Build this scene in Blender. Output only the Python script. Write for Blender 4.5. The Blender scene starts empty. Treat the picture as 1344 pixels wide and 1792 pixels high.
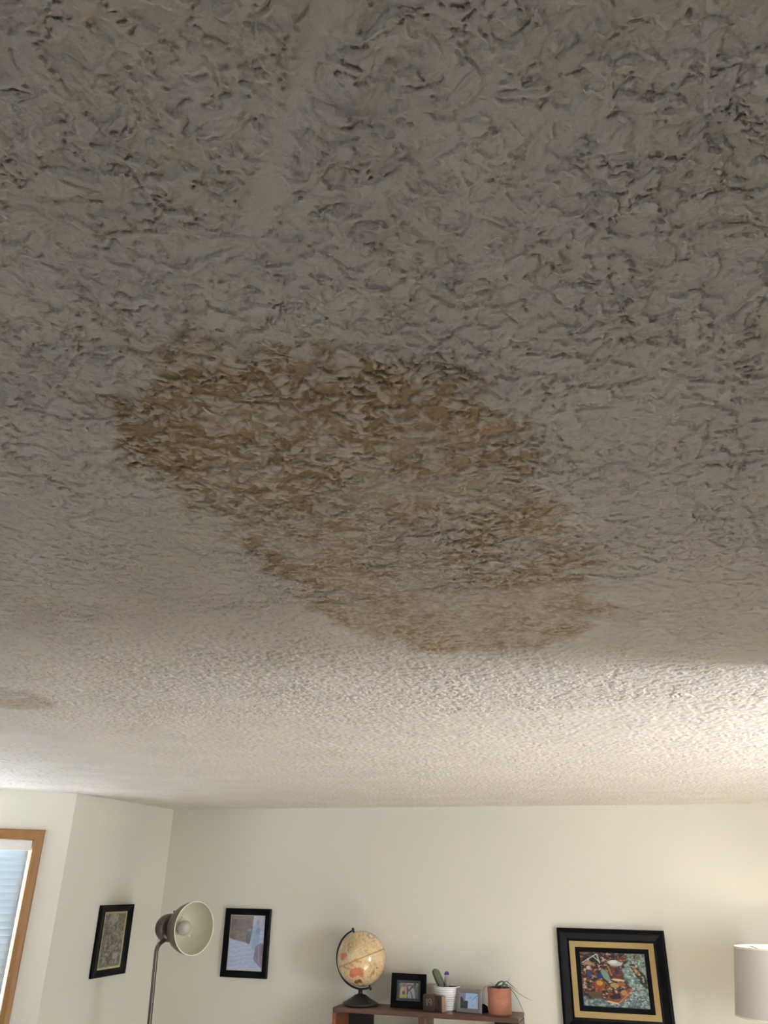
import bpy, bmesh, math, random
import numpy as np
from mathutils import Vector, Matrix

random.seed(7)
S = bpy.context.scene
COL = S.collection

# ------------------------------------------------------------------ camera
cam_d = bpy.data.cameras.new('camera')
cam_d.sensor_fit = 'VERTICAL'
cam_d.sensor_height = 36.0
cam_d.sensor_width = 27.0
cam_d.lens = 27.018
cam_d.clip_start = 0.01
cam = bpy.data.objects.new('camera', cam_d)
COL.objects.link(cam)
Rt = Vector((0.95990059, 0.27996367, 0.01453284))
Dn = Vector((-0.10863469, 0.41926003, -0.90134318))
Fw = Vector((-0.25843638, 0.86362108, 0.43286171))
M = Matrix(((Rt.x, -Dn.x, -Fw.x, 0.0),
            (Rt.y, -Dn.y, -Fw.y, 0.0),
            (Rt.z, -Dn.z, -Fw.z, 2.0),
            (0, 0, 0, 1)))
cam.matrix_world = M
S.camera = cam

# ------------------------------------------------------------------ view
S.view_settings.view_transform = 'Standard'
S.view_settings.look = 'None'
S.view_settings.gamma = 1.0
S.view_settings.exposure = 0.20

# ------------------------------------------------------------------ daylight
SKY = (0.83, 0.915, 1.0)
SKY_STRENGTH = 31.0
SUN_STRENGTH = 118.0
W = bpy.data.worlds.new('daylight')
S.world = W
W.use_nodes = True
bg = W.node_tree.nodes['Background']
bg.inputs['Color'].default_value = (*SKY, 1)
bg.inputs['Strength'].default_value = SKY_STRENGTH

sun_d = bpy.data.lights.new('sun', 'SUN')
sun_d.energy = SUN_STRENGTH
sun_d.color = (1.0, 0.96, 0.90)
sun_d.angle = math.radians(0.55)
sun = bpy.data.objects.new('sun', sun_d)
COL.objects.link(sun)
sun_dir = Vector((-0.80, 0.26, -0.56)).normalized()
sun.rotation_euler = sun_dir.to_track_quat('-Z', 'Y').to_euler()
sun.location = (6, 0, 8)


def portal(name, loc, normal, w, h):
    d = bpy.data.lights.new(name, 'AREA')
    d.shape = 'RECTANGLE'
    d.size = w
    d.size_y = h
    d.cycles.is_portal = True
    o = bpy.data.objects.new(name, d)
    COL.objects.link(o)
    o.location = loc
    n = Vector(normal).normalized()
    # local -Z points along the normal (into the room), local Y stays up
    z = -n
    y = Vector((0, 0, 1))
    x = y.cross(z).normalized()
    o.matrix_world = Matrix(((x.x, y.x, z.x, loc[0]), (x.y, y.y, z.y, loc[1]), (x.z, y.z, z.z, loc[2]), (0, 0, 0, 1)))
    return o


# ------------------------------------------------------------------ helpers
def lin(c):
    out = []
    for v in c[:3]:
        v = v / 255.0
        out.append(v / 12.92 if v <= 0.04045 else ((v + 0.055) / 1.055) ** 2.4)
    return tuple(out)


def mat(name, rgb, rough=0.5, metal=0.0, spec=None, bump=None, colvar=None, attr=None, coat=0.0, trans=None):
    """bump=(scale, distance), colvar=(scale, rgb2, stretch xyz)"""
    m = bpy.data.materials.new(name)
    m.use_nodes = True
    nt = m.node_tree
    b = nt.nodes['Principled BSDF']
    b.inputs['Base Color'].default_value = (*rgb, 1)
    b.inputs['Roughness'].default_value = rough
    b.inputs['Metallic'].default_value = metal
    if spec is not None:
        b.inputs['Specular IOR Level'].default_value = spec
    if coat:
        b.inputs['Coat Weight'].default_value = coat
        b.inputs['Coat Roughness'].default_value = 0.05
    tc = nt.nodes.new('ShaderNodeTexCoord')
    if attr:
        a = nt.nodes.new('ShaderNodeAttribute')
        a.attribute_name = attr
        nt.links.new(a.outputs['Color'], b.inputs['Base Color'])
    if colvar:
        sc, rgb2, st = colvar
        mp = nt.nodes.new('ShaderNodeMapping')
        mp.inputs['Scale'].default_value = st
        nt.links.new(tc.outputs['Object'], mp.inputs['Vector'])
        n = nt.nodes.new('ShaderNodeTexNoise')
        n.inputs['Scale'].default_value = sc
        n.inputs['Detail'].default_value = 6
        n.inputs['Roughness'].default_value = 0.65
        nt.links.new(mp.outputs['Vector'], n.inputs['Vector'])
        r = nt.nodes.new('ShaderNodeValToRGB')
        r.color_ramp.elements[0].position = 0.35
        r.color_ramp.elements[1].position = 0.65
        r.color_ramp.elements[0].color = (*rgb, 1)
        r.color_ramp.elements[1].color = (*rgb2, 1)
        nt.links.new(n.outputs['Fac'], r.inputs['Fac'])
        nt.links.new(r.outputs['Color'], b.inputs['Base Color'])
    if bump:
        n = nt.nodes.new('ShaderNodeTexNoise')
        n.inputs['Scale'].default_value = bump[0]
        n.inputs['Detail'].default_value = 5
        nt.links.new(tc.outputs['Object'], n.inputs['Vector'])
        bp = nt.nodes.new('ShaderNodeBump')
        bp.inputs['Distance'].default_value = bump[1]
        nt.links.new(n.outputs['Fac'], bp.inputs['Height'])
        nt.links.new(bp.outputs['Normal'], b.inputs['Normal'])
    return m


def glass_mat(name, fac=0.06, rough=0.02):
    m = bpy.data.materials.new(name)
    m.use_nodes = True
    nt = m.node_tree
    nt.nodes.clear()
    o = nt.nodes.new('ShaderNodeOutputMaterial')
    mx = nt.nodes.new('ShaderNodeMixShader')
    t = nt.nodes.new('ShaderNodeBsdfTransparent')
    g = nt.nodes.new('ShaderNodeBsdfGlossy')
    g.inputs['Roughness'].default_value = rough
    mx.inputs['Fac'].default_value = fac
    nt.links.new(t.outputs[0], mx.inputs[1])
    nt.links.new(g.outputs[0], mx.inputs[2])
    nt.links.new(mx.outputs[0], o.inputs['Surface'])
    return m


class MB:
    """collects simple shapes and links them as ONE mesh object"""

    def __init__(self):
        self.bm = bmesh.new()

    def box(self, lo, hi, m=None):
        lo = Vector(lo)
        hi = Vector(hi)
        c = (lo + hi) / 2
        s = hi - lo
        mt = Matrix.Translation(c) @ Matrix.Diagonal((s.x, s.y, s.z, 1))
        if m is not None:
            mt = m @ mt
        bmesh.ops.create_cube(self.bm, size=1.0, matrix=mt)
        return self

    def cyl(self, a, b, r1, r2=None, seg=24, caps=True):
        a = Vector(a)
        b = Vector(b)
        r2 = r1 if r2 is None else r2
        d = b - a
        q = d.to_track_quat('Z', 'Y').to_matrix().to_4x4()
        mt = Matrix.Translation((a + b) / 2) @ q
        bmesh.ops.create_cone(self.bm, cap_ends=caps, segments=seg, radius1=r1, radius2=r2, depth=d.length, matrix=mt)
        return self

    def sphere(self, c, r, seg=24, rings=14, sc=(1, 1, 1), m=None):
        mt = Matrix.Translation(Vector(c)) @ (m if m is not None else Matrix.Identity(4)) @ Matrix.Diagonal((sc[0], sc[1], sc[2], 1))
        bmesh.ops.create_uvsphere(self.bm, u_segments=seg, v_segments=rings, radius=r, matrix=mt)
        return self

    def tube(self, pts, r, seg=12, flat=1.0, cap=True):
        """swept tube; r number or list; flat scales the section along the second side axis"""
        pts = [Vector(p) for p in pts]
        n = len(pts)
        rr = r if isinstance(r, (list, tuple)) else [r] * n
        prev = None
        rings = []
        for i, p in enumerate(pts):
            t = (pts[min(i + 1, n - 1)] - pts[max(i - 1, 0)]).normalized()
            if prev is None:
                ref = Vector((0, 0, 1)) if abs(t.z) < 0.9 else Vector((0, 1, 0))
                x = t.cross(ref).normalized()
            else:
                x = (prev - t * prev.dot(t)).normalized()
            prev = x
            y = t.cross(x).normalized()
            rings.append([self.bm.verts.new(p + rr[i] * (math.cos(2 * math.pi * k / seg) * x + flat * math.sin(2 * math.pi * k / seg) * y)) for k in range(seg)])
        for i in range(n - 1):
            for k in range(seg):
                self.bm.faces.new((rings[i][k], rings[i][(k + 1) % seg], rings[i + 1][(k + 1) % seg], rings[i + 1][k]))
        if cap:
            self.bm.faces.new(rings[0][::-1])
            self.bm.faces.new(rings[-1])
        return self

    def lathe(self, prof, m=None, seg=48, close=False):
        """profile of (r, z) revolved about z, then transformed by m"""
        m = m if m is not None else Matrix.Identity(4)
        rings = []
        for r, z in prof:
            if r < 1e-6:
                rings.append([self.bm.verts.new(m @ Vector((0, 0, z)))])
            else:
                rings.append([self.bm.verts.new(m @ Vector((r * math.cos(2 * math.pi * k / seg), r * math.sin(2 * math.pi * k / seg), z))) for k in range(seg)])
        pairs = list(zip(rings[:-1], rings[1:]))
        if close:
            pairs.append((rings[-1], rings[0]))
        for A, B in pairs:
            for k in range(seg):
                k2 = (k + 1) % seg
                if len(A) == 1 and len(B) == 1:
                    continue
                if len(A) == 1:
                    self.bm.faces.new((A[0], B[k2], B[k]))
                elif len(B) == 1:
                    self.bm.faces.new((A[k], A[k2], B[0]))
                else:
                    self.bm.faces.new((A[k], A[k2], B[k2], B[k]))
        return self

    def frame(self, w, h, bw, prof, m, bwx=None):
        """mitred picture-frame moulding. prof: list of (inset 0..1 of bw, height) ; local x right, z up, y = out of the wall (height)"""
        rings = []
        for t, hh in prof:
            i = t * bw
            bx = bwx if bwx else bw
            x, z = w / 2 - t * bx, h / 2 - i
            rings.append([self.bm.verts.new(m @ Vector((sx * x, hh, sz * z))) for sx, sz in ((-1, -1), (1, -1), (1, 1), (-1, 1))])
        rings.append(rings[0])
        for A, B in zip(rings[:-1], rings[1:]):
            for k in range(4):
                k2 = (k + 1) % 4
                self.bm.faces.new((A[k], A[k2], B[k2], B[k]))
        return self

    def build(self, name, material, parent=None, smooth=False, bevel=0.0, auto=True):
        bmesh.ops.recalc_face_normals(self.bm, faces=self.bm.faces[:])
        if bevel > 0:
            es = [e for e in self.bm.edges if len(e.link_faces) == 2 and e.calc_face_angle(0) > 0.6]
            bmesh.ops.bevel(self.bm, geom=es, offset=bevel, segments=2, profile=0.5, affect='EDGES', clamp_overlap=True)
        me = bpy.data.meshes.new(name)
        self.bm.to_mesh(me)
        self.bm.free()
        me.materials.append(material)
        if smooth:
            me.polygons.foreach_set('use_smooth', [True] * len(me.polygons))
            if auto:
                try:
                    me.set_sharp_from_angle(angle=math.radians(38))
                except Exception:
                    pass
        o = bpy.data.objects.new(name, me)
        COL.objects.link(o)
        if parent is not None:
            o.parent = parent
            o.matrix_parent_inverse = parent.matrix_world.inverted()
        return o


def tag(o, label=None, cat=None, group=None, kind=None):
    if label:
        o['label'] = label
    if cat:
        o['category'] = cat
    if group:
        o['group'] = group
    if kind:
        o['kind'] = kind
    return o


def thing(name, loc, label=None, cat=None, group=None, kind=None):
    o = bpy.data.objects.new(name, None)
    o.empty_display_size = 0.05
    o.location = loc
    COL.objects.link(o)
    bpy.context.view_layer.update()
    o.matrix_world = Matrix.Translation(Vector(loc))
    return tag(o, label, cat, group, kind)


def grid_mesh(name, X, Y, Z, material, colors=None, parent=None, smooth=False, flip=False):
    """X,Y,Z arrays of the same 2-D shape"""
    n, m = X.shape
    co = np.stack([X.ravel(), Y.ravel(), Z.ravel()], 1).astype(np.float32)
    idx = np.arange(n * m).reshape(n, m)
    q = np.stack([idx[:-1, :-1], idx[:-1, 1:], idx[1:, 1:], idx[1:, :-1]], -1).reshape(-1, 4)
    if flip:
        q = q[:, ::-1]
    return raw_mesh(name, co, q, material, colors, parent, smooth)


def raw_mesh(name, co, q, material, colors=None, parent=None, smooth=False):
    me = bpy.data.meshes.new(name)
    me.vertices.add(len(co))
    me.vertices.foreach_set('co', co.astype(np.float32).ravel())
    me.loops.add(len(q) * 4)
    me.loops.foreach_set('vertex_index', q.astype(np.int32).ravel())
    me.polygons.add(len(q))
    me.polygons.foreach_set('loop_start', np.arange(0, len(q) * 4, 4, dtype=np.int32))
    me.polygons.foreach_set('loop_total', np.full(len(q), 4, dtype=np.int32))
    if smooth:
        me.polygons.foreach_set('use_smooth', np.ones(len(q), dtype=bool))
    me.update(calc_edges=True)
    if colors is not None:
        a = me.attributes.new('paint', 'FLOAT_COLOR', 'POINT')
        c = np.ones((len(co), 4), np.float32)
        c[:, :3] = colors
        a.data.foreach_set('color', c.ravel())
    me.materials.append(material)
    o = bpy.data.objects.new(name, me)
    COL.objects.link(o)
    if parent is not None:
        o.parent = parent
        o.matrix_parent_inverse = parent.matrix_world.inverted()
    return o


# numpy gradient noise -------------------------------------------------
_rs = np.random.RandomState(11)
_perm = np.tile(_rs.permutation(512), 3)
_ang = _rs.rand(512) * 2 * np.pi
_gx, _gy = np.cos(_ang).astype(np.float32), np.sin(_ang).astype(np.float32)


def perlin(x, y, seed=0):
    xi = np.floor(x).astype(np.int64)
    yi = np.floor(y).astype(np.int64)
    xf = (x - xi).astype(np.float32)
    yf = (y - yi).astype(np.float32)
    xi = (xi + seed * 37) & 511
    yi = (yi + seed * 91) & 511

    def g(ix, iy, fx, fy):
        h = _perm[_perm[ix & 511] + (iy & 511)]
        return _gx[h] * fx + _gy[h] * fy
    u = xf * xf * xf * (xf * (xf * 6 - 15) + 10)
    v = yf * yf * yf * (yf * (yf * 6 - 15) + 10)
    a = g(xi, yi, xf, yf)
    b = g(xi + 1, yi, xf - 1, yf)
    c = g(xi, yi + 1, xf, yf - 1)
    d = g(xi + 1, yi + 1, xf - 1, yf - 1)
    return ((a + (b - a) * u) + ((c + (d - c) * u) - (a + (b - a) * u)) * v) * 1.5


def fbm(x, y, o=4, seed=0, gain=0.5):
    s = 0
    a = 1.0
    for i in range(o):
        s = s + a * perlin(x * 2 ** i, y * 2 ** i, seed + i * 5)
        a *= gain
    return s


def sstep(a, b, x):
    t = np.clip((x - a) / (b - a), 0, 1)
    return t * t * (3 - 2 * t)


# ------------------------------------------------------------------ materials
H = 2.44          # ceiling height
D = 5.178         # back wall plane
XL = -3.072       # left side wall plane
YA = 4.083        # where the side wall meets the angled bay wall
XR = 2.25         # right wall plane
YR = -2.6         # rear wall plane

M_wall = mat('cream_wall_paint', (0.80, 0.76, 0.665), rough=0.75, bump=(260, 0.0006))
M_trimw = mat('white_vinyl', (0.86, 0.84, 0.78), rough=0.45)
M_oak = mat('honey_oak', lin((138, 96, 52)), rough=0.45, colvar=(9, lin((158, 114, 66)), (1, 1, 0.09)), bump=(70, 0.0004))
M_floor = mat('dark_unseen_floor', (0.07, 0.045, 0.03), rough=0.5, colvar=(5, (0.11, 0.075, 0.05), (1, 0.1, 1)))
M_bounce_carpet = mat('beige_bounce_carpet', (0.62, 0.58, 0.52), rough=0.95, bump=(600, 0.003))
M_walnut = mat('walnut', lin((72, 46, 36)), rough=0.45, colvar=(14, lin((96, 68, 56)), (0.12, 1, 1)), bump=(60, 0.0003))
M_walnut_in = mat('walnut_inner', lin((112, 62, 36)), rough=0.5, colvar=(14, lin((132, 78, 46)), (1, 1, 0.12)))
M_darkwood = mat('dark_stained_board', (0.012, 0.008, 0.006), rough=0.6)
M_black = mat('black_lacquer', (0.003, 0.0027, 0.004), rough=0.4, spec=0.1)
M_blackm = mat('black_plastic', (0.008, 0.008, 0.009), rough=0.3)
M_navy = mat('black_card_mount', (0.010, 0.012, 0.018), rough=0.6)
M_cream = mat('cream_mat_board', lin((206, 194, 150)), rough=0.8)
M_gold = mat('gold_linen_liner', lin((158, 135, 88)), rough=0.65, bump=(500, 0.0004))
M_bronze = mat('brushed_bronze', (0.13, 0.105, 0.09), rough=0.34, metal=0.85, bump=(300, 0.00008))
M_bronze_dk = mat('dark_bronze', (0.05, 0.036, 0.03), rough=0.35, metal=0.7)
M_enamel = mat('cream_enamel', (0.66, 0.64, 0.49), rough=0.38)
M_bulb = mat('frosted_bulb', (0.52, 0.50, 0.46), rough=0.12)
M_shade = mat('greige_linen_shade', (0.60, 0.56, 0.52), rough=0.9, bump=(900, 0.0003))
_nt = M_shade.node_tree
_tr = _nt.nodes.new('ShaderNodeBsdfTranslucent')
_tr.inputs['Color'].default_value = (0.8, 0.72, 0.6, 1)
_mx = _nt.nodes.new('ShaderNodeMixShader')
_mx.inputs['Fac'].default_value = 0.03
_nt.links.new(_nt.nodes['Principled BSDF'].outputs[0], _mx.inputs[1])
_nt.links.new(_tr.outputs[0], _mx.inputs[2])
_nt.links.new(_mx.outputs[0], _nt.nodes['Material Output'].inputs['Surface'])
M_lit = mat('lit_bulb', (0.9, 0.85, 0.8))
M_lit.node_tree.nodes['Principled BSDF'].inputs['Emission Color'].default_value = (1.0, 0.90, 0.74, 1)
M_lit.node_tree.nodes['Principled BSDF'].inputs['Emission Strength'].default_value = 70.0
M_rim = mat('cream_shade_trim', (0.86, 0.80, 0.66), rough=0.7)
M_ceramic = mat('white_glazed_ceramic', (0.82, 0.80, 0.78), rough=0.18)
M_terra = mat('terracotta', lin((146, 96, 76)), rough=0.8, colvar=(16, lin((170, 112, 88)), (1, 1, 1)))
M_soil = mat('dark_soil', (0.02, 0.015, 0.01), rough=0.95, bump=(300, 0.002))
M_cactus = mat('cactus_skin', (0.085, 0.10, 0.055), rough=0.6, colvar=(90, (0.15, 0.16, 0.10), (1, 1, 0.25)), bump=(240, 0.001))
M_cactus2 = mat('pale_spiny_cactus', (0.28, 0.27, 0.20), rough=0.8, colvar=(120, (0.42, 0.39, 0.31), (1, 1, 0.3)), bump=(300, 0.001))
M_flower = mat('violet_flower', (0.10, 0.045, 0.26), rough=0.7)
M_leaf = mat('dark_green_leaf', (0.045, 0.075, 0.035), rough=0.4)
M_stem = mat('dry_brown_leaf', (0.13, 0.10, 0.07), rough=0.6)
M_leafg = mat('blue_green_leaf', (0.07, 0.15, 0.10), rough=0.3)
M_grayframe = mat('pewter_metal_frame', (0.19, 0.17, 0.17), rough=0.4, metal=0.3)
M_blockwood = mat('dark_carved_wood', lin((38, 25, 18)), rough=0.55, colvar=(30, lin((66, 46, 30)), (1, 1, 0.3)))
M_blockside = mat('pale_cut_wood', lin((150, 124, 104)), rough=0.6)
M_digit = mat('pinkish_inlay', lin((118, 92, 82)), rough=0.6)
M_blind = None
M_glass = glass_mat('clear_pane', 0.05)
M_picglass = glass_mat('picture_glass', 0.035, 0.01)
M_paint = mat('painted_surface', (1, 1, 1), rough=0.35, attr='paint', bump=(500, 0.0003))
M_photo = mat('photo_print', (1, 1, 1), rough=0.4, attr='paint')

# translucent blind slats
M_blind = bpy.data.materials.new('white_blind_slat')
M_blind.use_nodes = True
_nt = M_blind.node_tree
_nt.nodes.clear()
_o = _nt.nodes.new('ShaderNodeOutputMaterial')
_mx = _nt.nodes.new('ShaderNodeMixShader')
_d = _nt.nodes.new('ShaderNodeBsdfDiffuse')
_d.inputs['Color'].default_value = (0.60, 0.68, 0.74, 1)
_t = _nt.nodes.new('ShaderNodeBsdfTranslucent')
_t.inputs['Color'].default_value = (0.80, 0.85, 0.9, 1)
_mx.inputs['Fac'].default_value = 0.02
_nt.links.new(_d.outputs[0], _mx.inputs[1])
_nt.links.new(_t.outputs[0], _mx.inputs[2])
_nt.links.new(_mx.outputs[0], _o.inputs['Surface'])


# ------------------------------------------------------------------ ceiling
# water stain outline on the ceiling, metres
STAIN = np.array([(-0.456, 0.544), (-0.361, 0.494), (-0.33, 0.491), (-0.26, 0.511), (-0.229, 0.546), (-0.149, 0.541), (-0.106, 0.589), (-0.095, 0.651), (-0.045, 0.715), (-0.05, 0.826), (-0.025, 0.947), (-0.021, 1.005), (0.023, 1.079), (0.013, 1.133), (-0.031, 1.159), (0.01, 1.25), (0.019, 1.342), (-0.016, 1.435), (-0.043, 1.545), (-0.149, 1.584), (-0.356, 1.582), (-0.454, 1.406), (-0.504, 1.281), (-0.502, 1.067), (-0.514, 0.965), (-0.497, 0.843), (-0.505, 0.737), (-0.506, 0.663), (-0.509, 0.622)])


def poly_sd(x, y, P):
    """signed distance, positive inside"""
    d = np.full(x.shape, 1e9, np.float32)
    ins = np.zeros(x.shape, bool)
    n = len(P)
    for i in range(n):
        ax, ay = P[i]
        bx, by = P[(i + 1) % n]
        ex, ey = bx - ax, by - ay
        t = np.clip(((x - ax) * ex + (y - ay) * ey) / (ex * ex + ey * ey), 0, 1)
        d = np.minimum(d, np.hypot(x - ax - t * ex, y - ay - t * ey))
        c = ((ay > y) != (by > y)) & (x < (bx - ax) * (y - ay) / (by - ay + 1e-12) + ax)
        ins ^= c
    return np.where(ins, d, -d)


def ceiling_fields(x, y):
    """returns drop (m, downwards) and colour"""
    wx = perlin(x * 34, y * 34, 3) * 0.007 + perlin(x * 90, y * 90, 4) * 0.0022
    wy = perlin(x * 34, y * 34, 8) * 0.007 + perlin(x * 90, y * 90, 9) * 0.0022
    px, py = x + wx, y + wy
    # stomped clumps, dragged out towards the right-hand side
    k = sstep(-0.15, 0.15, x + 0.1 * perlin(x * 3, y * 3, 2))
    qx, qy = px * 0.97 - py * 0.25, py * 0.97 + px * 0.25
    n1 = perlin(px * 60, py * 64, 1) * (1 - k) + perlin(qx * 36, qy * 74, 12) * k
    n2 = perlin(px * 128, py * 132, 6) * (1 - k) + perlin(qx * 90, qy * 140, 13) * k
    n3 = perlin(px * 230, py * 240, 7)
    cover = fbm(px * 46, py * 50, 4, 27, 0.6)
    plate = sstep(-0.22, 0.06, cover + 0.25 * n2)
    lump = 1 - np.exp(-np.abs(n1) * 6.5)
    lump2 = 1 - np.exp(-np.abs(n2) * 5.0)
    rim = np.exp(-((cover + 0.25 * n2 + 0.02) / 0.05) ** 2) * sstep(-0.1, 0.3, perlin(x * 45, y * 45, 17) + 0.15)
    r = 1 - np.abs(perlin(px * 84, py * 84, 21)) * 5.0
    ridge = np.clip(r, 0, 1) ** 2.5 * sstep(-0.05, 0.35, perlin(x * 34, y * 34, 19))
    fine = fbm(px * 420, py * 420, 2, 23)
    # flatter trowelled joint
    sx = -0.116 + (y - 0.245) * (-0.221 + 0.116) / (0.381 - 0.245)
    seam = np.exp(-((x - sx) / 0.013) ** 2) * sstep(0.46, 0.36, y)
    amp = (1 - 0.85 * seam) * (0.8 + 0.35 * perlin(x * 9, y * 9, 31))
    drop = (1.06 + 0.28 * sstep(0.8, 1.7, y)) * amp * (0.0016 * plate + 0.0015 * lump * (0.35 + 0.65 * plate) + 0.0007 * lump2 + 0.0007 * np.abs(n3) + 0.0004 * np.abs(perlin(px * 430, py * 430, 33)) + 0.0009 * rim + 0.0016 * ridge) + 0.00014 * fine
    # stain
    sd = poly_sd(x, y, STAIN) + 0.030 * perlin(x * 16, y * 16, 41) + 0.020 * perlin(x * 45, y * 45, 42)
    inside = sstep(-0.025, 0.040, sd)
    edge = inside * np.exp(-np.clip(sd, 0, 1) / 0.045)
    blot = sstep(-0.3, 0.45, fbm(x * 10, y * 10, 3, 44))
    creek = 1 - lump * plate
    near = sstep(0.95, 0.62, y)
    s = inside * (0.38 + 0.34 * edge + 0.28 * blot + 0.20 * near) * (0.50 + 0.80 * creek + 0.30 * perlin(x * 130, y * 130, 45))
    s = np.maximum(s, 1.6 * sstep(0.0035, 0.0015, np.hypot(x + 0.222, y - 1.142)))
    # second, small stain to the left
    d2 = np.hypot((x + 1.62) / 0.16, (y - 1.74) / 0.16) + 0.25 * perlin(x * 18, y * 18, 47)
    s = s + 0.62 * sstep(1.15, 0.6, d2) * (0.6 + 0.4 * creek)
    s = np.clip(s, 0, 1)
    base = np.array((0.82, 0.748, 0.69), np.float32)
    stained = np.array((0.36, 0.245, 0.125), np.float32)
    # faint uneven yellowing of the old paint
    tone = 1 + 0.05 * fbm(x * 5, y * 5, 2, 51)
    col = (base[None] * tone[:, None]) * (1 - s[:, None]) + stained[None] * s[:, None]
    col[:, 2] *= (1 - 0.05 * sstep(-0.2, 0.4, fbm(x * 11, y * 11, 2, 53)))
    return drop, col


def axis(lo, hi, st):
    return np.linspace(lo, hi, int(round((hi - lo) / st)) + 1)


cos_, qs_, cols_ = [], [], []
off = 0
bands = [
    (-0.85, 0.50, 0.02, 0.60, 0.00115, 0.00115),
    (-1.15, 0.70, 0.598, 1.20, 0.0016, 0.0017),
    (-2.05, 0.90, 1.197, 2.20, 0.0026, 0.0028),
    (-3.95, 1.10, 2.195, 5.19, 0.0042, 0.0062),
    (-3.95, 2.30, -2.70, 0.021, 0.03, 0.03),
    (-3.95, -0.849, 0.018, 0.60, 0.01, 0.01),
    (0.499, 2.30, 0.018, 0.60, 0.01, 0.01),
    (-3.95, -1.149, 0.598, 1.20, 0.01, 0.01),
    (0.699, 2.30, 0.598, 1.20, 0.01, 0.01),
    (-3.95, -2.049, 1.197, 2.20, 0.01, 0.01),
    (0.899, 2.30, 1.197, 2.20, 0.01, 0.01),
    (1.099, 2.30, 2.195, 5.19, 0.01, 0.01),
]
for x0, x1, y0, y1, dx, dy in bands:
    xs = axis(x0, x1, dx)
    ys = axis(y0, y1, dy)
    Xg, Yg = np.meshgrid(xs, ys)
    x = Xg.ravel()
    y = Yg.ravel()
    drop, col = ceiling_fields(x, y)
    n, m = Xg.shape
    cos_.append(np.stack([x, y, H - drop], 1).astype(np.float32))
    idx = np.arange(n * m).reshape(n, m) + off
    qs_.append(np.stack([idx[:-1, :-1], idx[1:, :-1], idx[1:, 1:], idx[:-1, 1:]], -1).reshape(-1, 4))
    cols_.append(col.astype(np.float32))
    off += n * m
M_ceil = mat('textured_ceiling_plaster', (1, 1, 1), rough=0.6, attr='paint', spec=0.35, bump=(700, 0.0004))
ceiling = raw_mesh('ceiling', np.concatenate(cos_), np.concatenate(qs_), M_ceil, np.concatenate(cols_), smooth=True)
tag(ceiling, kind='structure')
slab = MB().box((-4.3, -3.0, H + 0.012), (2.6, 5.5, H + 0.2)).build('ceiling_slab', M_wall)
tag(slab, kind='structure')


# ------------------------------------------------------------------ walls
def wall(name, p0, p1, holes=(), t=0.14, side=1, z1=None, zb=0.0):
    """vertical wall from p0 to p1 (inner face), thickness to the left (side=1) of p0->p1"""
    p0 = Vector((*p0, 0))
    p1 = Vector((*p1, 0))
    z1 = H + 0.02 if z1 is None else z1
    u = (p1 - p0)
    L = u.length
    u.normalize()
    n = Vector((-u.y, u.x, 0)) * side
    m = Matrix(((u.x, n.x, 0, p0.x), (u.y, n.y, 0, p0.y), (0, 0, 1, 0), (0, 0, 0, 1)))
    b = MB()
    c = 0.0
    for a0, a1, h0, h1 in holes:
        if a0 > c:
            b.box((c, 0, zb), (a0, t, z1), m)
        b.box((a0, 0, zb), (a1, t, h0), m)
        b.box((a0, 0, h1), (a1, t, z1), m)
        c = a1
    if c < L:
        b.box((c, 0, zb), (L, t, z1), m)
    o = b.build(name, M_wall)
    tag(o, kind='structure')
    return o, m


s45 = math.sqrt(0.5)
LEG = 1.06
P_A = (XL, YA)
P_B = (XL - LEG * s45, YA - LEG * s45)
P_C = (P_B[0], 0.55)
P_D = (XL, 0.55 - LEG * s45)

wall('wall_back', (XL - 0.14, D), (XR + 0.14, D))
wall('wall_left', (XL, YA), (XL, D), side=1)
w1_u0, w1_u1, w1_z0, w1_z1 = 0.180, 0.90, 0.85, 2.188
_, m1 = wall('wall_bay_far', P_A, P_B, [(w1_u0, w1_u1, w1_z0, w1_z1)], side=-1)
w2_u0, w2_u1 = 0.18, (P_B[1] - P_C[1]) - 1.05
_, m2 = wall('wall_bay', P_B, P_C, [(w2_u0, w2_u1, w1_z0, w1_z1)], side=-1)
_, m3 = wall('wall_bay_near', P_C, P_D, [(0.16, 0.88, w1_z0, w1_z1)], side=-1)
wall('wall_left_near', P_D, (XL, YR), side=-1)
wr0, wr1 = 2.0, 2.86
_, m4 = wall('wall_right', (XR, YR), (XR, D), [(wr0 - YR, wr1 - YR, 1.00, 2.08)], side=-1)
_, m5 = wall('wall_rear', (XL - 0.14, YR), (XR + 0.14, YR), [(2.55, 2.90, 1.42, 2.0)], side=-1)
part = MB().box((0.50, 1.76, 0), (XR + 0.05, 1.88, H + 0.005)).build('wall_light_blocker', M_wall)  # stub added out of view to shade the near side of the ceiling
tag(part, kind='structure')
partl = MB().box((XL - 0.02, 0.80, 0), (-1.62, 0.92, H + 0.005)).build('wall_light_blocker_left', M_wall)  # added unseen wall, cuts the bay windows' light on the near ceiling
tag(partl, kind='structure')
fl = MB().box((-4.3, -3.0, -0.1), (2.6, 5.5, 0)).build('floor', M_floor)  # unseen floor, made dark to weaken bounce onto the near ceiling
tag(fl, kind='structure')
tag(MB().box((XL - 0.9, 1.82, 0), (XR, D, 0.004)).build('floor', M_bounce_carpet), kind='structure')  # unseen pale covering, added to bounce sunlight up to the far ceiling
for nm, lo, hi in (('baseboard_back', (XL, D - 0.014, 0), (XR, D, 0.09)),
                   ('baseboard_left', (XL, YA + 0.02, 0), (XL + 0.014, D - 0.014, 0.09)),
                   ('baseboard_right', (XR - 0.014, 1.9, 0), (XR, D - 0.014, 0.09))):
    tag(MB().box(lo, hi).build(nm, M_oak), kind='structure')


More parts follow.
